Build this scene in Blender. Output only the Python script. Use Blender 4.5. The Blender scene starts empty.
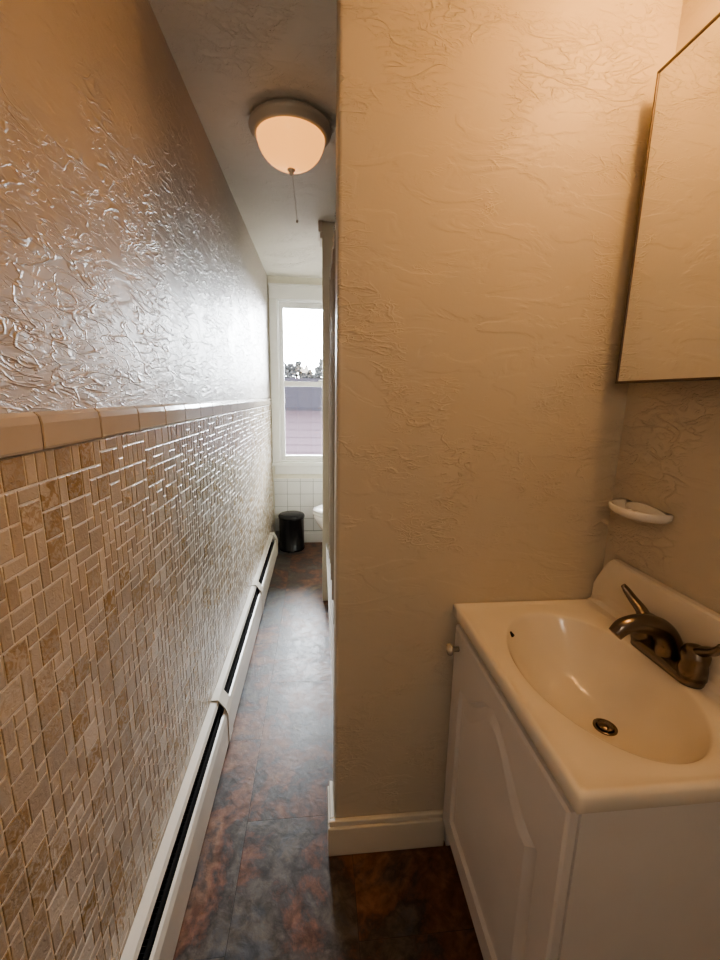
import bpy, bmesh, math, random
from mathutils import Vector, Matrix
random.seed(7)
scene = bpy.context.scene
try:
    scene.view_settings.look = 'AgX - Medium High Contrast'
except Exception: pass
XL, XR, YP, YF, ZC, YB = -0.385, 0.726, 0.935, 3.45, 2.13, -0.95

# ---------------------------------------------------------------- materials
def new_mat(name):
    m = bpy.data.materials.new(name); m.use_nodes = True
    nt = m.node_tree; b = nt.nodes['Principled BSDF']
    return m, nt, b
def simple(name, col, rough=0.5, metal=0.0, bump=0.0, bscale=200, spec=0.5):
    m, nt, b = new_mat(name)
    b.inputs['Base Color'].default_value = (*col, 1)
    b.inputs['Roughness'].default_value = rough
    b.inputs['Metallic'].default_value = metal
    b.inputs['Specular IOR Level'].default_value = spec
    tc = nt.nodes.new('ShaderNodeTexCoord')
    n = nt.nodes.new('ShaderNodeTexNoise'); n.inputs['Scale'].default_value = bscale
    nt.links.new(tc.outputs['Object'], n.inputs['Vector'])
    hs = nt.nodes.new('ShaderNodeMixRGB'); hs.blend_type = 'MULTIPLY'
    hs.inputs['Fac'].default_value = 0.10
    hs.inputs['Color1'].default_value = (*col, 1)
    n2 = nt.nodes.new('ShaderNodeTexNoise'); n2.inputs['Scale'].default_value = 9
    nt.links.new(tc.outputs['Object'], n2.inputs['Vector'])
    nt.links.new(n2.outputs['Fac'], hs.inputs['Color2'])
    nt.links.new(hs.outputs['Color'], b.inputs['Base Color'])
    if bump > 0:
        bp = nt.nodes.new('ShaderNodeBump'); bp.inputs['Strength'].default_value = bump
        bp.inputs['Distance'].default_value = 0.002
        nt.links.new(n.outputs['Fac'], bp.inputs['Height'])
        nt.links.new(bp.outputs['Normal'], b.inputs['Normal'])
    return m
def math_node(nt, op, a, b=None, c=None):
    n = nt.nodes.new('ShaderNodeMath'); n.operation = op
    for i, v in enumerate((a, b, c)):
        if v is None: continue
        if isinstance(v, (int, float)): n.inputs[i].default_value = v
        else: nt.links.new(v, n.inputs[i])
    return n.outputs[0]
def maprange(nt, v, a, b, c, d, smooth=True):
    n = nt.nodes.new('ShaderNodeMapRange')
    if smooth: n.interpolation_type = 'SMOOTHSTEP'
    nt.links.new(v, n.inputs[0])
    for i, k in enumerate((a, b, c, d)): n.inputs[i+1].default_value = k
    return n.outputs[0]
def noise(nt, vec, scale, detail=3, dist=0.0, rough=0.5):
    n = nt.nodes.new('ShaderNodeTexNoise')
    n.inputs['Scale'].default_value = scale; n.inputs['Detail'].default_value = detail
    n.inputs['Distortion'].default_value = dist; n.inputs['Roughness'].default_value = rough
    nt.links.new(vec, n.inputs['Vector']); return n.outputs['Fac']
def plaster(name, col, rough, rot, stretch, scale, dens, dist_m, strength, spec=0.5, sparse=0.5, w2=0.7, plate_w=0.6):
    """trowelled plaster: thin raised ridges + soft plateaus"""
    m, nt, b = new_mat(name)
    b.inputs['Roughness'].default_value = rough
    b.inputs['Specular IOR Level'].default_value = spec
    tc = nt.nodes.new('ShaderNodeTexCoord'); mp = nt.nodes.new('ShaderNodeMapping')
    nt.links.new(tc.outputs['Object'], mp.inputs['Vector'])
    mp.inputs['Rotation'].default_value = rot; mp.inputs['Scale'].default_value = stretch
    v = mp.outputs['Vector']
    n1 = noise(nt, v, scale, 2, 1.2)
    ridge = maprange(nt, math_node(nt, 'ABSOLUTE', math_node(nt, 'SUBTRACT', n1, 0.5)), 0, 0.03, 1, 0)
    n1b = noise(nt, v, scale*2.3, 2, 1.8)
    ridge2 = maprange(nt, math_node(nt, 'ABSOLUTE', math_node(nt, 'SUBTRACT', n1b, 0.47)), 0, 0.045, w2, 0)
    mask = maprange(nt, noise(nt, tc.outputs['Object'], 4.0, 3, 0.6), sparse-0.06, sparse+0.08, 0, 1)
    plate = maprange(nt, noise(nt, v, scale*0.8, 4, 0.9), 0.46, 0.56, 0, 0.8)
    rr = math_node(nt, 'MULTIPLY', math_node(nt, 'ADD', ridge, ridge2), mask)
    h = math_node(nt, 'ADD', math_node(nt, 'MULTIPLY', rr, dens), math_node(nt, 'MULTIPLY', plate, dens*plate_w))
    fine = noise(nt, tc.outputs['Object'], 160, 3)
    h = math_node(nt, 'ADD', h, math_node(nt, 'MULTIPLY', fine, 0.08))
    big = noise(nt, tc.outputs['Object'], 5, 2)
    h = math_node(nt, 'ADD', h, math_node(nt, 'MULTIPLY', big, 1.6))
    bp = nt.nodes.new('ShaderNodeBump'); bp.inputs['Strength'].default_value = strength
    bp.inputs['Distance'].default_value = dist_m
    nt.links.new(h, bp.inputs['Height']); nt.links.new(bp.outputs['Normal'], b.inputs['Normal'])
    mx = nt.nodes.new('ShaderNodeMixRGB'); mx.blend_type = 'MIX'
    mx.inputs['Color1'].default_value = (*[c*0.93 for c in col], 1)
    mx.inputs['Color2'].default_value = (*col, 1)
    nt.links.new(noise(nt, tc.outputs['Object'], 3, 4), mx.inputs['Fac'])
    nt.links.new(mx.outputs['Color'], b.inputs['Base Color'])
    return m

M_left = plaster('plaster_left', (0.54, 0.49, 0.445), 0.43, (math.radians(38), 0, 0), (1, 0.9, 2.8), 8, 1.0, 0.0038, 0.55, 0.42, 0.40, 0.45)
M_part = plaster('plaster_partition', (0.64, 0.58, 0.48), 0.45, (math.radians(0), math.radians(12), 0), (1.0, 1, 2.6), 8, 0.85, 0.0024, 0.78, 0.4, 0.52, 0.65, 0.5)
M_ceil = plaster('plaster_ceiling', (0.92, 0.89, 0.81), 0.5, (0, 0, 0.4), (1, 1.6, 1), 11, 0.9, 0.0026, 0.8, 0.4, 0.45)
M_far = simple('paint_far_wall', (0.82, 0.79, 0.67), 0.45, bump=0.15)
M_trim = simple('trim_paint', (0.78, 0.74, 0.65), 0.35, bump=0.1, bscale=60)
M_white = simple('white_paint', (0.87, 0.87, 0.84), 0.3)
M_porc = simple('porcelain', (0.88, 0.86, 0.82), 0.08)
M_marble = simple('cultured_marble', (0.86, 0.81, 0.72), 0.14, bump=0.02, bscale=20)
M_cab = simple('cabinet_paint', (0.80, 0.77, 0.75), 0.35, bump=0.08, bscale=120)
M_nickel = simple('brushed_bronze_nickel', (0.235, 0.20, 0.17), 0.27, 1.0, bump=0.05, bscale=300)
M_chrome = simple('chrome', (0.7, 0.7, 0.7), 0.15, 1.0)
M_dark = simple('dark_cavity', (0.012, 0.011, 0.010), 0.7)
M_fin = simple('heater_fins', (0.09, 0.085, 0.08), 0.45, 0.8)
M_heat = simple('heater_enamel', (0.72, 0.67, 0.58), 0.35, bump=0.1, bscale=80)
M_black = simple('black_plastic', (0.012, 0.012, 0.014), 0.25)
M_grout = simple('grout', (0.84, 0.79, 0.71), 0.7, bump=0.3, bscale=300)
M_grout2 = simple('grout_grey', (0.42, 0.42, 0.41), 0.7)
M_frame = simple('mirror_frame_metal', (0.16, 0.13, 0.11), 0.35, 0.8)
M_curtain = simple('curtain_cloth', (0.36, 0.30, 0.23), 0.6, bump=0.2, bscale=250)
M_ring = simple('lamp_ring_enamel', (0.76, 0.72, 0.64), 0.3, 0.1)
M_whtile = simple('white_tile', (0.86, 0.86, 0.84), 0.12)
M_mauve = simple('mauve_siding', (0.0210, 0.0155, 0.0180), 0.9, spec=0.0)
M_roof = simple('roof_shingle', (0.0050, 0.0046, 0.0056), 0.9, spec=0.0)
M_leaf = simple('foliage', (0.013, 0.013, 0.013), 0.95, spec=0.0)
M_ground = simple('ground', (0.03, 0.03, 0.024), 0.95, spec=0.1)
M_brass = simple('knob_nickel', (0.70, 0.66, 0.58), 0.25, 0.6)

m, nt, b = new_mat('mirror_glass'); M_mirror = m
b.inputs['Base Color'].default_value = (0.86, 0.87, 0.86, 1); b.inputs['Metallic'].default_value = 1
b.inputs['Roughness'].default_value = 0.02

m = bpy.data.materials.new('window_glass'); m.use_nodes = True; nt = m.node_tree; M_glass = m
for n in list(nt.nodes):
    if n.type != 'OUTPUT_MATERIAL': nt.nodes.remove(n)
out = nt.nodes[0]; tr = nt.nodes.new('ShaderNodeBsdfTransparent'); gl = nt.nodes.new('ShaderNodeBsdfGlossy')
gl.inputs['Roughness'].default_value = 0.01
fr = nt.nodes.new('ShaderNodeFresnel'); mx = nt.nodes.new('ShaderNodeMixShader')
nt.links.new(fr.outputs[0], mx.inputs[0]); nt.links.new(tr.outputs[0], mx.inputs[1]); nt.links.new(gl.outputs[0], mx.inputs[2])
nt.links.new(mx.outputs[0], out.inputs[0])

def emit(name, col, s):
    m, nt, b = new_mat(name)
    b.inputs['Emission Color'].default_value = (*col, 1); b.inputs['Emission Strength'].default_value = s
    b.inputs['Base Color'].default_value = (*col, 1)
    return m
M_vbulb = emit('warm_globe_glass', (1.0, 0.53, 0.20), 66)
M_fill = emit('added_fill_globe', (1.0, 0.89, 0.76), 32)  # glow of the added fill lamp behind the camera
m, nt, b = new_mat('amber_glass'); M_amber = m
b.inputs['Base Color'].default_value = (0.75, 0.42, 0.18, 1); b.inputs['Roughness'].default_value = 0.2
b.inputs['Emission Color'].default_value = (1.0, 0.44, 0.12, 1); b.inputs['Emission Strength'].default_value = 1.5

# mosaic material (colour attribute per tile + marbling)
m, nt, b = new_mat('mosaic_tile'); M_mosaic = m
at = nt.nodes.new('ShaderNodeAttribute'); at.attribute_name = 'Col'
tc = nt.nodes.new('ShaderNodeTexCoord')
mb = noise(nt, tc.outputs['Object'], 60, 4, 2.0)
f = maprange(nt, mb, 0.40, 0.58, 0, 1)
sep = nt.nodes.new('ShaderNodeSeparateColor'); nt.links.new(at.outputs['Color'], sep.inputs[0])
ma = nt.nodes.new('ShaderNodeMixRGB'); ma.inputs['Color1'].default_value = (0.46, 0.39, 0.31, 1)
ma.inputs['Color2'].default_value = (0.66, 0.59, 0.50, 1); nt.links.new(sep.outputs[0], ma.inputs['Fac'])
gd = nt.nodes.new('ShaderNodeMixRGB'); gd.inputs['Color2'].default_value = (0.34, 0.225, 0.09, 1)
nt.links.new(math_node(nt, 'MULTIPLY', f, sep.outputs[1]), gd.inputs['Fac'])
nt.links.new(ma.outputs['Color'], gd.inputs['Color1'])
nt.links.new(gd.outputs['Color'], b.inputs['Base Color'])
b.inputs['Roughness'].default_value = 0.25
bp = nt.nodes.new('ShaderNodeBump'); bp.inputs['Strength'].default_value = 0.8; bp.inputs['Distance'].default_value = 0.0011
nt.links.new(noise(nt, tc.outputs['Object'], 95, 3, 1.4), bp.inputs['Height']); nt.links.new(bp.outputs['Normal'], b.inputs['Normal'])

M_cap = simple('cap_tile_glaze', (0.60, 0.53, 0.45), 0.15, bump=0.12, bscale=40)

# slate-look vinyl floor
m, nt, b = new_mat('slate_vinyl'); M_floor = m
tc = nt.nodes.new('ShaderNodeTexCoord'); mp = nt.nodes.new('ShaderNodeMapping')
nt.links.new(tc.outputs['Object'], mp.inputs['Vector'])
mp.inputs['Rotation'].default_value = (0, 0, math.radians(90)); mp.inputs['Location'].default_value = (0.12, 0.215, 0)
br = nt.nodes.new('ShaderNodeTexBrick'); nt.links.new(mp.outputs['Vector'], br.inputs['Vector'])
br.inputs['Scale'].default_value = 1.0; br.inputs['Brick Width'].default_value = 0.61; br.inputs['Row Height'].default_value = 0.305
br.inputs['Mortar Size'].default_value = 0.0010; br.inputs['Mortar Smooth'].default_value = 0.3
br.inputs['Color1'].default_value = (0, 0, 0, 1); br.inputs['Color2'].default_value = (1, 1, 1, 1); br.inputs['Mortar'].default_value = (0.5, 0.5, 0.5, 1)
sc = nt.nodes.new('ShaderNodeVectorMath'); sc.operation = 'MULTIPLY_ADD'
nt.links.new(br.outputs['Color'], sc.inputs[0]); sc.inputs[1].default_value = (0.5, 0.35, 0.4)
nt.links.new(tc.outputs['Object'], sc.inputs[2])
n1 = noise(nt, sc.outputs[0], 3.0, 12, 0.35, 0.66)
cr = nt.nodes.new('ShaderNodeValToRGB'); nt.links.new(n1, cr.inputs['Fac'])
els = cr.color_ramp.elements
els[0].position = 0.28; els[0].color = (0.030, 0.031, 0.036, 1)
els[1].position = 0.76; els[1].color = (0.19, 0.13, 0.08, 1)
for p, c in ((0.38, (0.070, 0.072, 0.078, 1)), (0.44, (0.095, 0.080, 0.064, 1)), (0.485, (0.055, 0.043, 0.038, 1)), (0.53, (0.135, 0.062, 0.038, 1)), (0.575, (0.175, 0.092, 0.053, 1)), (0.64, (0.062, 0.046, 0.040, 1))):
    e = els.new(p); e.color = c
n2 = noise(nt, tc.outputs['Object'], 26, 6, 0.6, 0.65)
mx = nt.nodes.new('ShaderNodeMixRGB'); mx.blend_type = 'MULTIPLY'; mx.inputs['Fac'].default_value = 1
nt.links.new(cr.outputs['Color'], mx.inputs['Color1'])
v = maprange(nt, n2, 0.3, 0.7, 0.6, 1.4); cmb = nt.nodes.new('ShaderNodeCombineColor')
for i in range(3): nt.links.new(v, cmb.inputs[i])
nt.links.new(cmb.outputs[0], mx.inputs['Color2'])
m2 = nt.nodes.new('ShaderNodeMixRGB'); nt.links.new(math_node(nt, 'MULTIPLY', br.outputs['Fac'], 0.6), m2.inputs['Fac'])
nt.links.new(mx.outputs['Color'], m2.inputs['Color1']); m2.inputs['Color2'].default_value = (0.025, 0.022, 0.022, 1)
nt.links.new(m2.outputs['Color'], b.inputs['Base Color'])
nt.links.new(maprange(nt, n2, 0.3, 0.7, 0.34, 0.46), b.inputs['Roughness'])
b.inputs['Specular IOR Level'].default_value = 0.42
bp = nt.nodes.new('ShaderNodeBump'); bp.inputs['Strength'].default_value = 0.5; bp.inputs['Distance'].default_value = 0.0015
hh = math_node(nt, 'SUBTRACT', noise(nt, sc.outputs[0], 30, 6, 1.0, 0.6), math_node(nt, 'MULTIPLY', br.outputs['Fac'], 0.6))
nt.links.new(hh, bp.inputs['Height']); nt.links.new(bp.outputs['Normal'], b.inputs['Normal'])

# ---------------------------------------------------------------- geometry helpers
def empty(name, loc=(0, 0, 0)):
    e = bpy.data.objects.new(name, None); e.location = loc; e.empty_display_size = 0.05
    scene.collection.objects.link(e); return e
def finish(bm, name, mats, parent=None, smooth=False):
    me = bpy.data.meshes.new(name); bmesh.ops.recalc_face_normals(bm, faces=bm.faces)
    bm.to_mesh(me); bm.free()
    if not isinstance(mats, (list, tuple)): mats = [mats]
    for k in mats: me.materials.append(k)
    if smooth:
        for p in me.polygons: p.use_smooth = True
    o = bpy.data.objects.new(name, me); scene.collection.objects.link(o)
    if parent is not None:
        o.parent = parent; o.matrix_parent_inverse = Matrix.Translation(-Vector(parent.location))
    return o
def bm_box(bm, x0, x1, y0, y1, z0, z1, bevel=0.0, seg=2, mi=0):
    vs = [bm.verts.new((x, y, z)) for x in (x0, x1) for y in (y0, y1) for z in (z0, z1)]
    F = [(0,1,3,2),(4,6,7,5),(0,4,5,1),(2,3,7,6),(0,2,6,4),(1,5,7,3)]
    fs = [bm.faces.new([vs[i] for i in f]) for f in F]
    for f in fs: f.material_index = mi
    if bevel > 0:
        es = list({e for f in fs for e in f.edges})
        bmesh.ops.bevel(bm, geom=es, offset=bevel, segments=seg, affect='EDGES', profile=0.5)
def box(name, x0, x1, y0, y1, z0, z1, mat, bevel=0.0, parent=None, seg=2):
    bm = bmesh.new(); bm_box(bm, x0, x1, y0, y1, z0, z1, bevel, seg)
    return finish(bm, name, mat, parent)
def boxes(name, lst, mat, bevel=0.0, parent=None):
    bm = bmesh.new()
    for q in lst: bm_box(bm, *q, bevel=bevel)
    return finish(bm, name, mat, parent)
def bm_rings(bm, rings, cap0=True, cap1=True, closed=True, mi=0):
    R = [[bm.verts.new(p) for p in r] for r in rings]
    n = len(R[0])
    for a, c in zip(R[:-1], R[1:]):
        for i in range(n if closed else n-1):
            j = (i+1) % n
            f = bm.faces.new((a[i], a[j], c[j], c[i])); f.material_index = mi
    if cap0: bm.faces.new(R[0][::-1]).material_index = mi
    if cap1: bm.faces.new(R[-1]).material_index = mi
    return R
def lathe(name, prof, c, mat, parent=None, axis='Z', seg=48, smooth=True, sy=1.0):
    bm = bmesh.new(); rings = []
    for r, h in prof:
        ring = []
        for i in range(seg):
            a = 2*math.pi*i/seg; p, q = max(r, 1e-4)*math.cos(a), max(r, 1e-4)*math.sin(a)
            d = {'Z': (p, q, h), 'X': (h, p*sy, q), 'Y': (p, h, q)}[axis]
            ring.append((c[0]+d[0], c[1]+d[1], c[2]+d[2]))
        rings.append(ring)
    bm_rings(bm, rings)
    return finish(bm, name, mat, parent, smooth)
def catmull(pts, n=8):
    P = [Vector(p) for p in pts]; P = [P[0]*2-P[1]] + P + [P[-1]*2-P[-2]]; out = []
    for i in range(1, len(P)-2):
        for k in range(n):
            t = k/n; a, b_, c, d = P[i-1], P[i], P[i+1], P[i+2]
            out.append(0.5*((2*b_)+(c-a)*t+(2*a-5*b_+4*c-d)*t*t+(3*b_-a-3*c+d)*t**3))
    out.append(P[-2]); return out
def sweep(name, pts, radii, mat, parent=None, seg=16, n=8, flat=1.0):
    path = catmull(pts, n) if n > 1 else [Vector(p) for p in pts]
    bm = bmesh.new(); rings = []; up = Vector((0, 0, 1)); prev = None
    for i, p in enumerate(path):
        t = (path[min(i+1, len(path)-1)] - path[max(i-1, 0)]).normalized()
        if prev is None:
            ref = up if abs(t.dot(up)) < 0.9 else Vector((0, 1, 0))
            u = t.cross(ref).normalized()
        else: u = (prev - t*prev.dot(t)).normalized()
        prev = u; w = t.cross(u).normalized()
        s = i/(len(path)-1)*(len(radii)-1); k = min(int(s), len(radii)-2); r = radii[k]+(radii[k+1]-radii[k])*(s-k)
        rings.append([p + u*r*math.cos(2*math.pi*j/seg) + w*r*flat*math.sin(2*math.pi*j/seg) for j in range(seg)])
    bm_rings(bm, rings)
    return finish(bm, name, mat, parent, True)
def extrude_profile(name, prof, y0, y1, mat, parent=None, bevel=0):
    bm = bmesh.new(); bm_rings(bm, [[(x, y0, z) for x, z in prof], [(x, y1, z) for x, z in prof]])
    return finish(bm, name, mat, parent)

# ---------------------------------------------------------------- room shell
T = 0.1
box('floor', XL-T, XR+T, YB-T, YF+T, -0.08, 0, M_floor)
box('ceiling', XL-T, XR+T, YB-T, YF+T, ZC, ZC+0.08, M_ceil)
box('wall_left', XL-T, XL, YB, YF, 0, ZC, M_left)
box('wall_right', XR, XR+T, YB, YF, 0, ZC, M_part)
box('wall_rear', XL-T, XR+T, YB-T, YB, 0, ZC, M_part)
bm = bmesh.new(); bm_box(bm, 0.04, XR, YP, YP+0.115, 0, ZC)
es = [e for e in bm.edges if all(abs(v.co.x-0.04) < 1e-5 for v in e.verts) and abs(e.verts[0].co.z-e.verts[1].co.z) > 1]
bmesh.ops.bevel(bm, geom=es, offset=0.008, segments=3, affect='EDGES', profile=0.5)
finish(bm, 'wall_partition', M_part)
box('wall_shower_end', 0.022, XR, 2.38, 2.48, 0, ZC, M_far, 0.003)
WX0, WX1, WZ0, WZ1 = -0.318, 0.36, 0.70, 1.97
boxes('wall_far', [(XL-T, WX0, YF, YF+T, 0, ZC), (WX1, XR+T, YF, YF+T, 0, ZC), (WX0, WX1, YF, YF+T, 0, WZ0), (WX0, WX1, YF, YF+T, WZ1, ZC)], M_far)
boxes('trim_shower_crown', [(0.002, 0.022, 2.36, 2.50, ZC-0.055, ZC-0.002), (0.010, 0.022, 2.365, 2.495, ZC-0.085, ZC-0.055)], M_trim, 0.003)
boxes('trim_window', [(-0.376, WX0+0.004, YF-0.018, YF, 0.68, 2.05), (WX1-0.004, 0.43, YF-0.018, YF, 0.68, 2.05),
      (-0.376, 0.43, YF-0.022, YF, 1.965, 2.06), (-0.380, 0.44, YF-0.03, YF, 2.058, 2.075),
      (-0.38, 0.44, YF-0.045, YF+0.02, 0.672, 0.70), (-0.36, 0.42, YF-0.018, YF, 0.60, 0.672)], M_white, 0.003)
boxes('baseboard_partition', [(0.023, 0.350, YP-0.017, YP, 0, 0.092), (0.026, 0.350, YP-0.012, YP, 0.092, 0.110),
      (0.023, 0.040, YP, YP+0.115, 0, 0.092), (0.028, 0.040, YP, YP+0.115, 0.092, 0.110)], M_trim, 0.003)
boxes('baseboard_far', [(-0.32, XR, YF-0.02, YF-0.008, 0, 0.085), (-0.32, XR, YF-0.016, YF-0.008, 0.085, 0.1)], M_white, 0.003)
d = empty('door_1', (0.2, YB, 0))
box('slab', -0.12, 0.64, YB+0.001, YB+0.04, 0.01, 2.0, M_white, 0.003, d)
boxes('panels', [(-0.04, 0.22, YB+0.038, YB+0.05, 1.1, 1.85), (0.3, 0.56, YB+0.038, YB+0.05, 1.1, 1.85), (-0.04, 0.22, YB+0.038, YB+0.05, 0.15, 0.95), (0.3, 0.56, YB+0.038, YB+0.05, 0.15, 0.95)], M_white, 0.008, d)
lathe('knob', [(0.012, 0), (0.012, 0.03), (0.028, 0.045), (0.028, 0.06), (0.0, 0.072)], (0.58, YB+0.04, 1.0), M_brass, d, 'Y', 24)

# ---------------------------------------------------------------- mosaic wainscot on the left wall
U = 0.0210; G = 0.0030
XT = XL+0.0006
y0t = -0.5; ny = int((YF - y0t)/U); z1t = 1.168; nz = 53
occ = [[False]*nz for _ in range(ny)]
bm = bmesh.new(); cl = bm.loops.layers.color.new('Col')
bm_box(bm, XT, XT+0.0040, y0t, YF-0.01, 0.04, z1t, mi=1)
x0 = XT+0.003; x1 = XT+0.0050; bv = 0.0012
def tile(ya, yb, za, zb, col):
    ya += G/2; yb -= G/2; za += G/2; zb -= G/2
    base = [(x0, ya, za), (x0, yb, za), (x0, yb, zb), (x0, ya, zb)]
    mid = [(x1-0.0006, y, z) for _, y, z in base]
    t = [(x1+random.uniform(-0.0002, 0.0002), y, z) for y, z in ((ya+bv, za+bv), (yb-bv, za+bv), (yb-bv, zb-bv), (ya+bv, zb-bv))]
    R = [[bm.verts.new(p) for p in r] for r in (base, mid, t)]
    fs = []
    for a, c in zip(R[:-1], R[1:]):
        for i in range(4): fs.append(bm.faces.new((a[i], a[(i+1) % 4], c[(i+1) % 4], c[i])))
    fs.append(bm.faces.new(R[2]))
    for f in fs:
        for l in f.loops: l[cl] = col
for k in range(nz):
    for i in range(ny):
        if occ[i][k]: continue
        fr1 = i+1 < ny and not occ[i+1][k]; up1 = k+1 < nz
        dg = fr1 and up1 and not occ[i+1][k+1]
        up1 = up1 and not occ[i][k+1]
        r = random.random(); w, h = 1, 1
        if r < 0.42 and dg and up1: w, h = 2, 2
        elif r < 0.68 and up1: w, h = 1, 2
        elif r < 0.86 and fr1: w, h = 2, 1
        for a in range(w):
            for c in range(h): occ[i+a][k+c] = True
        ya = y0t+i*U; zb = z1t-k*U
        mar = random.uniform(0.65, 1.0) if (w*h == 4 and random.random() < 0.6) else random.uniform(0, 0.22)
        tile(ya, ya+w*U, zb-h*U, zb, (random.uniform(0.2, 1.0), mar, 0, 1))
finish(bm, 'trim_mosaic_tile', [M_mosaic, M_grout])
# cap tiles
bm = bmesh.new(); y = 0.605-0.155*7
bm_box(bm, XL, XL+0.005, y, YF, 1.17, 1.219, mi=1)
while y < YF-0.01:
    ye = min(y+0.155, YF)
    prof = [(XL+0.001, 1.170), (XL+0.010, 1.170), (XL+0.012, 1.174), (XL+0.012, 1.206), (XL+0.010, 1.216), (XL+0.004, 1.2215), (XL+0.001, 1.2215)]
    ya, yb = y+0.0012, ye-0.0012
    cz = 1.195
    def ins(s, yy): return [(x if x < XL+0.005 else x-s, yy, z+(cz-z)*s*20) for x, z in prof]
    bm_rings(bm, [ins(0.0015, ya), ins(0, ya+0.002), ins(0, yb-0.002), ins(0.0015, yb)])
    y = ye
finish(bm, 'trim_tile_cap', [M_cap, M_grout])

# white tile on far wall
bm = bmesh.new(); s = 0.108
bm_box(bm, -0.37, XR-0.002, YF-0.004, YF, 0, 0.56, mi=1)
for i in range(11):
    for k in range(5):
        xa = -0.37+i*s; xb = min(xa+s-0.004, XR-0.003); za = 0.105+k*s
        zb = min(za+s-0.004, 0.56)
        if xb > xa+0.01 and zb > za+0.01: bm_box(bm, xa, xb, YF-0.008, YF-0.003, za, zb, 0.0015, 1)
finish(bm, 'trim_white_tile', [M_whtile, M_grout2])

# ---------------------------------------------------------------- window
w = empty('window_1', (0.03, YF+0.05, 1.3))
jy0, jy1 = YF-0.001, YF+T
boxes('jamb', [(WX0, WX0+0.010, jy0, jy1, WZ0, WZ1), (WX1-0.012, WX1, jy0, jy1, WZ0, WZ1), (WX0, WX1, jy0, jy1, WZ1-0.012, WZ1), (WX0, WX1, jy0, jy1, WZ0, WZ0+0.012)], M_white, 0.001, w)
def sash(nm, z0, z1, yy):
    a, c = WX0+0.010, WX1-0.012; t = 0.032
    boxes(nm, [(a, a+t, yy, yy+0.03, z0, z1), (c-t, c, yy, yy+0.03, z0, z1), (a+t, c-t, yy, yy+0.03, z0, z0+0.04), (a+t, c-t, yy, yy+0.03, z1-0.04, z1)], M_white, 0.003, w)
    box(nm+'_glass', a+t, c-t, yy+0.013, yy+0.016, z0+0.04, z1-0.04, M_glass, 0, w)
sash('sash_upper', 1.315, WZ1-0.012, YF+0.06)
sash('sash_lower', WZ0+0.012, 1.355, YF+0.025)
box('sash_lock', 0.0, 0.05, YF+0.03, YF+0.055, 1.355, 1.37, M_white, 0.003, w)

# ---------------------------------------------------------------- outside
h = empty('neighbor_house', (1, 10, -3))
bm = bmesh.new(); z = -3.0
while z < 1.0:
    bm_rings(bm, [[(-6, 9.0, z), (-6, 8.97, z), (-6, 9.0, z+0.16)], [(8, 9.0, z), (8, 8.97, z), (8, 9.0, z+0.16)]]); z += 0.16
bm_box(bm, -6, 8, 9.0, 15, -3, 1.0)
finish(bm, 'siding', M_mauve, h)
bm = bmesh.new(); bm_rings(bm, [[(-6.3, 8.6, 0.93), (-6.3, 8.6, 1.0), (-6.3, 12, 1.70), (-6.3, 15.4, 1.0), (-6.3, 15.4, 0.93), (-6.3, 12, 1.5)], [(8.3, 8.6, 0.93), (8.3, 8.6, 1.0), (8.3, 12, 1.70), (8.3, 15.4, 1.0), (8.3, 15.4, 0.93), (8.3, 12, 1.5)]])
finish(bm, 'roof', M_roof, h)
box('ground', -40, 40, 5, 60, -3.2, -3.0, M_ground)
for k in range(26):
    tx = -5+k*0.38+random.uniform(-0.1, 0.1); ty = 24+random.uniform(-2, 3); th = random.uniform(2.5, 3.2)
    e = empty('tree', (tx, ty, -3))
    sweep('trunk', [(tx, ty, -3), (tx+0.1, ty, 0), (tx, ty, th)], [0.14, 0.09, 0.015], M_leaf, e, 8, 3)
    bm = bmesh.new()
    for q in range(150):
        a = random.uniform(0, 6.28); hh_ = random.random()**0.8; rr = (1.1-hh_)*0.8*random.random()**0.5+0.04
        mt = Matrix.Translation((tx+rr*math.cos(a), ty+rr*math.sin(a), 0.8+hh_*(th-0.8)))
        bmesh.ops.create_icosphere(bm, subdivisions=1, radius=random.uniform(0.04, 0.12), matrix=mt)
    for v_ in bm.verts: v_.co += Vector([random.uniform(-0.05, 0.05) for _ in range(3)])
    finish(bm, 'foliage', M_leaf, e)

# ---------------------------------------------------------------- baseboard heater
h = empty('baseboard_heater', (XL, 1, 0)); HY0, HY1 = -0.9, 3.16
xw = XL+0.0065
extrude_profile('back_plate', [(xw, 0.02), (xw+0.002, 0.02), (xw+0.002, 0.184), (XL+0.026, 0.184), (XL+0.031, 0.176), (XL+0.034, 0.178), (XL+0.029, 0.190), (xw, 0.192)], HY0, HY1, M_heat, h)
extrude_profile('front_panel', [(XL+0.058, 0.022), (XL+0.061, 0.022), (XL+0.061, 0.130), (XL+0.055, 0.148), (XL+0.048, 0.150), (XL+0.048, 0.147), (XL+0.053, 0.145), (XL+0.058, 0.128)], HY0, HY1, M_heat, h)
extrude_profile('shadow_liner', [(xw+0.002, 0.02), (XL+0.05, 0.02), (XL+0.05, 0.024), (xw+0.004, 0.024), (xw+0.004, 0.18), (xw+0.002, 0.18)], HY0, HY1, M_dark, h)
extrude_profile('damper', [(XL+0.037, 0.156), (XL+0.040, 0.158), (XL+0.0425, 0.144), (XL+0.040, 0.142)], HY0, HY1, M_dark, h)
sweep('pipe', [(XL+0.028, HY0, 0.09), (XL+0.028, HY1-0.01, 0.09)], [0.008, 0.008], M_fin, h, 10, 1)
bm = bmesh.new(); y = HY0+0.02
while y < HY1-0.03:
    bm_box(bm, XL+0.012, XL+0.046, y, y+0.0012, 0.06, 0.135); y += 0.011
finish(bm, 'fins', M_fin, h)
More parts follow.
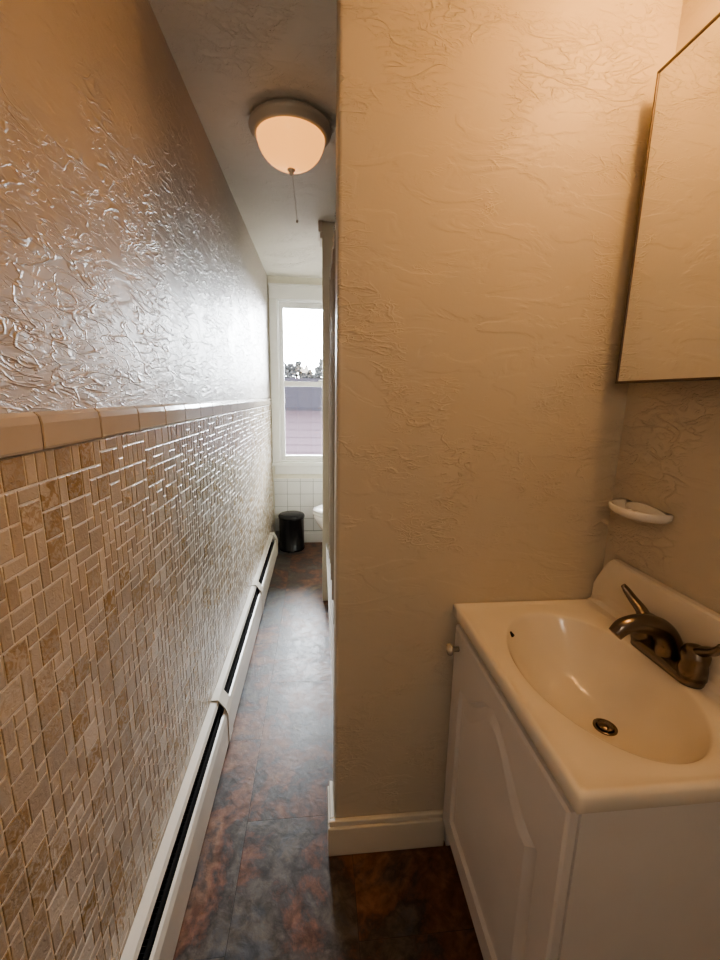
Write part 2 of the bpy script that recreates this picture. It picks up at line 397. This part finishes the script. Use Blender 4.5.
for yy in (0.2, 1.345, 2.25, 3.12):
    ww = 0.032
    extrude_profile('splice_plate', [(xw, 0.02), (XL+0.0635, 0.02), (XL+0.0635, 0.134), (XL+0.054, 0.160), (XL+0.036, 0.192), (xw, 0.1945)] if yy > 3 else
        [(xw, 0.1925), (xw, 0.195), (XL+0.032, 0.195), (XL+0.056, 0.160), (XL+0.0635, 0.134), (XL+0.0635, 0.02), (XL+0.0612, 0.02), (XL+0.0612, 0.133), (XL+0.053, 0.157), (XL+0.030, 0.1915)],
        yy-ww, yy+ww, M_heat, h)

# ---------------------------------------------------------------- ceiling light (hall)
def dome_light(c, bowl_mat):
    L = empty('ceiling_light', c)
    lathe('pan', [(0.0, -0.001), (0.120, -0.001), (0.127, -0.004), (0.129, -0.010), (0.134, -0.013), (0.136, -0.020), (0.133, -0.028), (0.126, -0.031), (0.124, -0.038), (0.116, -0.043), (0.108, -0.043), (0.108, -0.036)], c, M_ring, L, seg=64)
    lathe('bowl', [(0.106, -0.036)]+[(0.112*math.cos(a), -0.040-0.095*math.sin(a)) for a in [i*math.pi/2/14 for i in range(15)]], c, bowl_mat, L, seg=64)
    lathe('finial', [(0.0, -0.131), (0.013, -0.134), (0.013, -0.139), (0.006, -0.143), (0.008, -0.149), (0.0, -0.155)], c, M_ring, L, seg=20)
    bm = bmesh.new()
    for i in range(44):
        bmesh.ops.create_icosphere(bm, subdivisions=1, radius=0.0015, matrix=Matrix.Translation((c[0]+0.004+0.0003*i, c[1]-0.004, ZC-0.152-0.0031*i)))
    finish(bm, 'pull_chain', M_ring, L)
    lathe('chain_bell', [(0.0, 0.0), (0.003, -0.002), (0.004, -0.010), (0.0, -0.012)], (c[0]+0.0175, c[1]-0.004, ZC-0.288), M_ring, L, seg=12)
dome_light((-0.089, 1.60, ZC), M_amber)
# added fill lamp shaped as a globe sconce, unseen, brightens partition and ceiling
sx, sz = -0.25, 1.70
Sc = empty('added_fill_lamp', (sx, YB, sz))
lathe('back_plate', [(0.055, 0.0005), (0.055, 0.010), (0.045, 0.018), (0.014, 0.022), (0.014, 0.05)], (sx, YB, sz-0.09), M_brass, Sc, 'Y', 32)
sweep('arm', [(sx, YB+0.045, sz-0.09), (sx, YB+0.085, sz-0.092), (sx, YB+0.10, sz-0.072)], [0.010, 0.010], M_brass, Sc, 12, 6)
lathe('fitter', [(0.0, -0.078), (0.030, -0.074), (0.034, -0.058), (0.030, -0.055)], (sx, YB+0.10, sz), M_brass, Sc)
bm = bmesh.new(); bmesh.ops.create_uvsphere(bm, u_segments=32, v_segments=20, radius=0.066, matrix=Matrix.Translation((sx, YB+0.10, sz)))
finish(bm, 'globe', M_fill, Sc, True)

# ---------------------------------------------------------------- vanity
V = empty('bathroom_vanity', (0.53, 0.67, 0))
CX, CY, RX, RY = 0.524, 0.664, 0.142, 0.208; ZT = 0.742
X0, X1, Y0, Y1 = 0.336, XR-0.002, 0.416, YP-0.001
N = 112; ang = [2*math.pi*i/N for i in range(N)]
for cxr, cyr in ((X0, Y0), (X1, Y0), (X1, Y1), (X0, Y1)):
    a = math.atan2(cyr-CY, cxr-CX) % (2*math.pi)
    k = min(range(N), key=lambda i: abs(((ang[i]-a+math.pi) % (2*math.pi))-math.pi)); ang[k] = a
def rect_pt(a, ins):
    dx, dy = math.cos(a), math.sin(a); t = 1e9
    if dx > 1e-9: t = min(t, (X1-ins-CX)/dx)
    if dx < -1e-9: t = min(t, (X0+ins-CX)/dx)
    if dy > 1e-9: t = min(t, (Y1-ins-CY)/dy)
    if dy < -1e-9: t = min(t, (Y0+ins-CY)/dy)
    return CX+dx*t, CY+dy*t
def ell(a, s, dx=0):
    dx_, dy_ = math.cos(a), math.sin(a); r = 1/math.sqrt((dx_/RX)**2+(dy_/RY)**2)
    return CX+dx_*r*s+dx, CY+dy_*r*s
rings = []
DX, DD = 0.046, 0.125
for s in (0.085, 0.2, 0.35, 0.5, 0.62, 0.72, 0.80, 0.87, 0.92, 0.96, 0.985, 1.0):
    dep = DD*(1-s**2.7)+0.006*(1-s)
    rings.append([(*ell(a, s, DX*(1-s)), ZT-0.004-dep) for a in ang])
for s, dz in ((1.015, -0.0012), (1.035, 0.0)):
    rings.append([(*ell(a, s), ZT+dz) for a in ang])
for t in (0.35, 0.7):
    rings.append([tuple(Vector((*ell(a, 1.035), ZT)).lerp(Vector((*rect_pt(a, 0.012), ZT)), t)) for a in ang])
for ins, dz in ((0.014, 0), (0.010, 0.002), (0.005, 0.002), (0.0015, -0.001), (0, -0.005), (0, -0.026), (0.003, -0.030), (0.03, -0.030)):
    rings.append([(*rect_pt(a, ins), ZT+dz) for a in ang])
bm = bmesh.new(); bm_rings(bm, rings, cap0=True, cap1=False)
finish(bm, 'sink_top', M_marble, V, True)
bm = bmesh.new()
xb, xf = XR-0.002, XR-0.022
pr = [(xb, ZT), (xb, 0.872), (xf+0.006, 0.872), (xf+0.001, 0.869), (xf, 0.862), (xf, 0.775), (xf-0.003, 0.757), (xf-0.010, 0.747), (xf-0.022, ZT)]
endp = Y1-0.002
bm_rings(bm, [[(x, yy, z) for x, z in pr] for yy in (Y0+0.004, endp-0.05)], cap1=False)
def squash(k):
    f_ = 1-0.62*(k/6)**1.3
    return [(x, endp-0.05+0.05*k/6, ZT+(z-ZT)*f_) for x, z in pr]
bm_rings(bm, [squash(k) for k in range(7)], cap0=False)
bmesh.ops.remove_doubles(bm, verts=bm.verts, dist=0.0004)
finish(bm, 'backsplash', M_marble, V, False)
dc = (CX+DX*0.95, CY-0.002, ZT-0.004-DD-0.006)
lathe('drain_flange', [(0.010, -0.002), (0.022, 0.001), (0.022, 0.003), (0.018, 0.004), (0.016, 0.001)], (dc[0], dc[1], dc[2]+0.001), M_nickel, V, seg=32)
lathe('drain_stopper', [(0.0, 0.007), (0.014, 0.005), (0.015, 0.002), (0.0, 0.0)], (dc[0], dc[1], dc[2]+0.002), M_nickel, V, seg=24)
ox, oy = ell(math.radians(122), 0.975)
sweep('overflow_hole', [(ox-0.001, oy+0.002, ZT-0.014), (ox+0.004, oy-0.006, ZT-0.018)], [0.006, 0.005], M_dark, V, 12, 1)
# cabinet
CX0 = 0.356; cy0, cy1 = 0.432, YP-0.001; FT = CX0+0.016
boxes('carcass', [(CX0, XR-0.003, cy0, cy0+0.015, 0.0, 0.713), (CX0, XR-0.003, cy1-0.015, cy1, 0.0, 0.713),
      (CX0+0.0005, FT, cy0+0.0155, cy0+0.045, 0.0905, 0.7125), (CX0+0.0005, FT, cy1-0.045, cy1-0.0155, 0.0905, 0.7125),
      (CX0+0.0005, FT, cy0+0.0455, cy1-0.0455, 0.665, 0.7125), (CX0+0.0005, FT, cy0+0.0455, cy1-0.0455, 0.0905, 0.125),
      (CX0+0.05, CX0+0.062, cy0+0.0155, cy1-0.0155, 0.0, 0.09), (FT+0.001, XR-0.011, cy0+0.0155, cy1-0.0155, 0.10, 0.112), (XR-0.01, XR-0.003, cy0+0.0155, cy1-0.0155, 0.1, 0.71)], M_cab, 0.0, V)
dy0, dy1, dz0, dz1 = cy0+0.004, cy1-0.018, 0.098, 0.694
Nn = 96
def rect_loop(y0, y1, z0, z1, n=Nn):
    P = []; q = n//4
    for i in range(q): P.append((y0+(y1-y0)*i/q, z0))
    for i in range(q): P.append((y1, z0+(z1-z0)*i/q))
    for i in range(q): P.append((y1-(y1-y0)*i/q, z1))
    for i in range(q): P.append((y0, z1-(z1-z0)*i/q))
    return P
def arch_loop(g):
    y0, y1, z0, z1 = dy0+0.055+g, dy1-0.055-g, dz0+0.060+g, dz1-0.045-g
    P = rect_loop(y0, y1, z0, z1); out = []; ym = (y0+y1)/2; hw = (y1-y0)/2
    for (y_, z_) in P:
        if z_ > z0+1e-6:
            s = abs(y_-ym)/hw
            drop = 0.095*(0.5-0.5*math.cos(math.pi*min(1, s/0.90)))
            f_ = (z_-z0)/(z1-z0); z_ = z_ - drop*f_
        out.append((y_, z_))
    return out
xf = CX0-0.017
bm = bmesh.new()
lp = [(rect_loop(dy0, dy1, dz0, dz1), CX0-0.001),
      (rect_loop(dy0, dy1, dz0, dz1), xf+0.004), (rect_loop(dy0+0.004, dy1-0.004, dz0+0.004, dz1-0.004), xf),
      (arch_loop(0), xf), (arch_loop(0.002), xf+0.009), (arch_loop(0.010), xf+0.011), (arch_loop(0.013), xf+0.009), (arch_loop(0.036), xf+0.001), (arch_loop(0.038), xf+0.001)]
bm_rings(bm, [[(x_, y_, z_) for y_, z_ in l] for l, x_ in lp])
finish(bm, 'door_panel', M_cab, V)
lathe('door_knob', [(0.006, 0.0), (0.006, -0.014), (0.014, -0.019), (0.0155, -0.023), (0.013, -0.028), (0.0, -0.031)], (xf, dy1-0.034, 0.648), M_brass, V, 'X', 24)

# faucet
F = empty('bathroom_faucet', (0.68, CY, ZT)); fx = 0.682; FZ = ZT+0.0005; FY = 0.672
bm = bmesh.new(); rg = []
for s, z in ((1.0, 0), (1.0, 0.008), (0.94, 0.014), (0.8, 0.018)):
    r = []
    for i in range(40):
        a = 2*math.pi*i/40; yo = 0.055 if math.sin(a) > 0 else -0.055
        r.append((fx+0.0235*s*math.cos(a), FY+yo+0.024*s*math.sin(a), FZ+z))
    rg.append(r)
bm_rings(bm, rg); finish(bm, 'base_plate', M_nickel, F, True)
sweep('spout', [(fx+0.004, FY, FZ+0.010), (fx, FY, FZ+0.045), (fx-0.024, FY, FZ+0.074), (fx-0.062, FY, FZ+0.086), (fx-0.098, FY, FZ+0.082), (fx-0.116, FY, FZ+0.066)], [0.024, 0.0225, 0.0205, 0.0185, 0.016, 0.0135], M_nickel, F, 20, 8)
for sg in (1, -1):
    hy = FY+sg*0.058
    lathe('handle_hub', [(0.0235, 0.012), (0.023, 0.030), (0.021, 0.042), (0.0225, 0.046), (0.023, 0.058), (0.018, 0.068), (0.008, 0.073), (0.0, 0.074)], (fx, hy, FZ), M_nickel, F, seg=28)
    sweep('lever', [(fx, hy, FZ+0.058), (fx-0.002, hy+sg*0.018, FZ+0.074), (fx-0.006, hy+sg*0.036, FZ+0.086), (fx-0.012, hy+sg*0.050, FZ+0.100), (fx-0.018, hy+sg*0.056, FZ+0.110)], [0.015, 0.013, 0.011, 0.009, 0.006], M_nickel, F, 14, 6, flat=0.7)

# ---------------------------------------------------------------- medicine cabinet
C = empty('mirror_medicine_cabinet', (0.69, 0.5, 1.58))
mx_, my0, my1, mz0, mz1 = 0.662, 0.36, 0.893, 1.286, 1.880
box('body', mx_+0.010, XR-0.0005, my0+0.01, my1-0.01, mz0+0.008, mz1-0.008, M_white, 0.002, C)
fw = 0.005
boxes('frame', [(mx_-0.002, mx_+0.012, my0, my1, mz0, mz0+fw), (mx_-0.002, mx_+0.012, my0, my1, mz1-fw, mz1), (mx_-0.002, mx_+0.012, my0, my0+fw, mz0, mz1), (mx_-0.002, mx_+0.012, my1-fw, my1, mz0, mz1)], M_frame, 0.001, C)
box('mirror', mx_, mx_+0.010, my0+0.004, my1-0.004, mz0+0.004, mz1-0.004, M_mirror, 0, C)

# soap dish
S = empty('soap_dish', (XR, 0.825, 1.01)); bm = bmesh.new(); sy = 0.825
def sd(s, z):
    r = []
    for i in range(33):
        a = -math.pi/2+math.pi*i/32
        e = 0.8
        r.append((XR-0.001-(0.066*s)*abs(math.cos(a))**e, sy+0.070*s*(abs(math.sin(a))**e)*(1 if a > 0 else -1), z))
    return r
bm_rings(bm, [sd(0.70, 0.996), sd(0.90, 0.999), sd(1.0, 1.007), sd(1.02, 1.017), sd(0.98, 1.020), sd(0.90, 1.018), sd(0.80, 1.003), sd(0.6, 1.000)])
finish(bm, 'dish', M_porc, S, True)
lathe('wall_flange', [(0.018, -0.0005), (0.018, -0.004), (0.015, -0.007), (0.0, -0.008)], (XR, sy, 1.006), M_porc, S, 'X', 32, sy=3.6)
for q in (-0.03, -0.01, 0.01, 0.03):
    box('drain_rib', XR-0.050, XR-0.012, sy+q-0.002, sy+q+0.002, 0.999, 1.007, M_porc, 0.001, S)

# ---------------------------------------------------------------- vanity light above the mirror
Lv = empty('vanity_light', (0.69, 0.5, 2.0))
box('back_bar', XR-0.03, XR-0.0005, 0.34, 0.76, 1.965, 2.045, M_ring, 0.006, Lv)
for yy in (0.42, 0.68):
    lathe('socket', [(0.03, 0.0), (0.03, -0.02), (0.018, -0.03), (0.018, -0.035)], (XR-0.028, yy, 2.005), M_ring, Lv, 'X', 24)
    bm = bmesh.new(); bmesh.ops.create_uvsphere(bm, u_segments=24, v_segments=16, radius=0.040, matrix=Matrix.Translation((XR-0.098, yy, 2.005)))
    finish(bm, 'globe', M_vbulb, Lv, True)

# ---------------------------------------------------------------- bathtub, curtain
B = empty('bathtub', (0.38, 1.7, 0)); bx0, bx1, by0, by1 = 0.040, XR-0.002, YP+0.118, 2.378
def rrect(x0, x1, y0, y1, r, z, n=8):
    P = []
    for cx, cy, a0 in ((x1-r, y1-r, 0), (x0+r, y1-r, 90), (x0+r, y0+r, 180), (x1-r, y0+r, 270)):
        for i in range(n+1):
            a = math.radians(a0+90*i/n); P.append((cx+r*math.cos(a), cy+r*math.sin(a), z))
    return P
bm = bmesh.new()
bm_rings(bm, [rrect(bx0+0.012, bx1, by0, by1, 0.004, 0.0), rrect(bx0+0.012, bx1, by0, by1, 0.004, 0.33), rrect(bx0, bx1, by0, by1, 0.004, 0.345), rrect(bx0, bx1, by0, by1, 0.004, 0.375),
    rrect(bx0+0.008, bx1-0.004, by0+0.004, by1-0.004, 0.01, 0.382), rrect(bx0+0.065, bx1-0.05, by0+0.07, by1-0.07, 0.10, 0.380), rrect(bx0+0.08, bx1-0.06, by0+0.085, by1-0.085, 0.11, 0.36),
    rrect(bx0+0.12, bx1-0.10, by0+0.14, by1-0.14, 0.12, 0.10), rrect(bx0+0.17, bx1-0.15, by0+0.20, by1-0.20, 0.1, 0.07)], cap0=False)
finish(bm, 'tub_shell', M_porc, B)
K = empty('shower_curtain', (0.07, 1.7, 1.84))
sweep('rod', [(0.075, by0-0.001, 1.85), (0.075, by1, 1.85)], [0.012, 0.012], M_chrome, K, 14, 1)
bm = bmesh.new(); rows = []
for k in range(14):
    z = 0.40+k*(1.825-0.40)/13; rows.append([bm.verts.new((0.072+0.016*math.sin(i*0.55)*(1-0.3*k/13)+0.003*math.sin(i*0.17), by0+0.01+i*(by1-by0-0.02)/230, z)) for i in range(231)])
for a, c_ in zip(rows[:-1], rows[1:]):
    for i in range(230): bm.faces.new((a[i], a[i+1], c_[i+1], c_[i]))
finish(bm, 'cloth', M_curtain, K, True)
bm = bmesh.new()
for i in range(12):
    yy = by0+0.05+i*(by1-by0-0.1)/11
    for j in range(16):
        a = 2*math.pi*j/16; bmesh.ops.create_icosphere(bm, subdivisions=1, radius=0.003, matrix=Matrix.Translation((0.075+0.017*math.cos(a), yy, 1.842+0.022*math.sin(a))))
finish(bm, 'rings', M_chrome, K)

# ---------------------------------------------------------------- toilet (faces the left wall)
Tt = empty('toilet', (0.3, 2.95, 0)); ty = 2.96
def egg(x0, x1, hw, z, n=36):
    cx = (x0+x1)/2; hl = (x1-x0)/2; P = []
    for i in range(n):
        a = 2*math.pi*i/n; ww_ = hw*(1+0.12*math.cos(a)); P.append((cx+hl*math.cos(a), ty+ww_*math.sin(a), z))
    return P
bm = bmesh.new()
bm_rings(bm, [egg(0.12, 0.50, 0.11, 0.0), egg(0.12, 0.50, 0.105, 0.03), egg(0.13, 0.48, 0.085, 0.12), egg(0.08, 0.48, 0.10, 0.20), egg(0.0, 0.48, 0.15, 0.30), egg(-0.035, 0.47, 0.175, 0.36), egg(-0.04, 0.47, 0.18, 0.385), egg(-0.03, 0.46, 0.17, 0.392)])
finish(bm, 'bowl', M_porc, Tt, True)
bm = bmesh.new(); bm_rings(bm, [egg(-0.042, 0.44, 0.182, 0.394), egg(-0.046, 0.44, 0.186, 0.402), egg(-0.044, 0.44, 0.184, 0.412), egg(-0.036, 0.44, 0.178, 0.416), egg(-0.044, 0.44, 0.184, 0.419), egg(-0.04, 0.44, 0.182, 0.432), egg(0.0, 0.41, 0.15, 0.440)])
finish(bm, 'seat_and_lid', M_white, Tt, True)
boxes('tank', [(0.50, 0.705, ty-0.21, ty+0.21, 0.39, 0.74), (0.49, 0.71, ty-0.22, ty+0.22, 0.742, 0.775), (0.42, 0.70, ty-0.12, ty+0.12, 0.30, 0.392)], M_porc, 0.015, Tt)
sweep('flush_lever', [(0.495, ty+0.15, 0.69), (0.482, ty+0.15, 0.69), (0.478, ty+0.09, 0.685)], [0.006, 0.005], M_chrome, Tt, 10, 5)

# ---------------------------------------------------------------- pedal bin
bc = (-0.222, 3.30, 0); Bn = empty('trash_bin', bc)
lathe('body', [(0.0, 0.0), (0.100, 0.0), (0.104, 0.006), (0.104, 0.018), (0.100, 0.022), (0.100, 0.262), (0.104, 0.266), (0.104, 0.272)], bc, M_black, Bn)
lathe('lid', [(0.105, 0.273), (0.107, 0.276), (0.106, 0.286), (0.098, 0.297), (0.07, 0.304), (0.0, 0.306)], bc, M_black, Bn)
box('pedal', bc[0]-0.025, bc[0]+0.025, bc[1]-0.135, bc[1]-0.095, 0.008, 0.016, M_black, 0.003, Bn)
box('hinge', bc[0]-0.03, bc[0]+0.03, bc[1]+0.098, bc[1]+0.112, 0.24, 0.285, M_black, 0.003, Bn)

# ---------------------------------------------------------------- light / world
wd = bpy.data.worlds.new('World'); scene.world = wd; wd.use_nodes = True
bg = wd.node_tree.nodes['Background']; bg.inputs['Color'].default_value = (0.90, 0.95, 1.0, 1); bg.inputs['Strength'].default_value = 82
ld = bpy.data.lights.new('window_portal', 'AREA'); ld.shape = 'RECTANGLE'; ld.size = 0.62; ld.size_y = 1.23
ld.cycles.is_portal = True
lo = bpy.data.objects.new('window_portal', ld); lo.location = (0.03, YF+0.11, 1.335); lo.rotation_euler = (math.radians(-90), 0, 0)
scene.collection.objects.link(lo)

# ---------------------------------------------------------------- camera
cd = bpy.data.cameras.new('camera'); cam = bpy.data.objects.new('camera', cd); scene.collection.objects.link(cam)
Yv = Vector((-41.5, -85, 415)).normalized(); Dv = Vector((-35, 2038, 415)); Dv = (Dv-Yv*Dv.dot(Yv)).normalized(); Xv = Dv.cross(Yv)
if Xv.x < 0: Xv = -Xv
right = Vector((Xv.x, Yv.x, -Dv.x)); down = Vector((Xv.y, Yv.y, -Dv.y)); fwd = Vector((Xv.z, Yv.z, -Dv.z))
R = Matrix((right, -down, -fwd)).transposed()
cam.matrix_world = Matrix.Translation((0, 0, 1.25)) @ R.to_4x4()
cd.sensor_fit = 'VERTICAL'; cd.sensor_height = 36; cd.lens = 36*415/960; cd.clip_start = 0.01; cd.clip_end = 200
scene.camera = cam
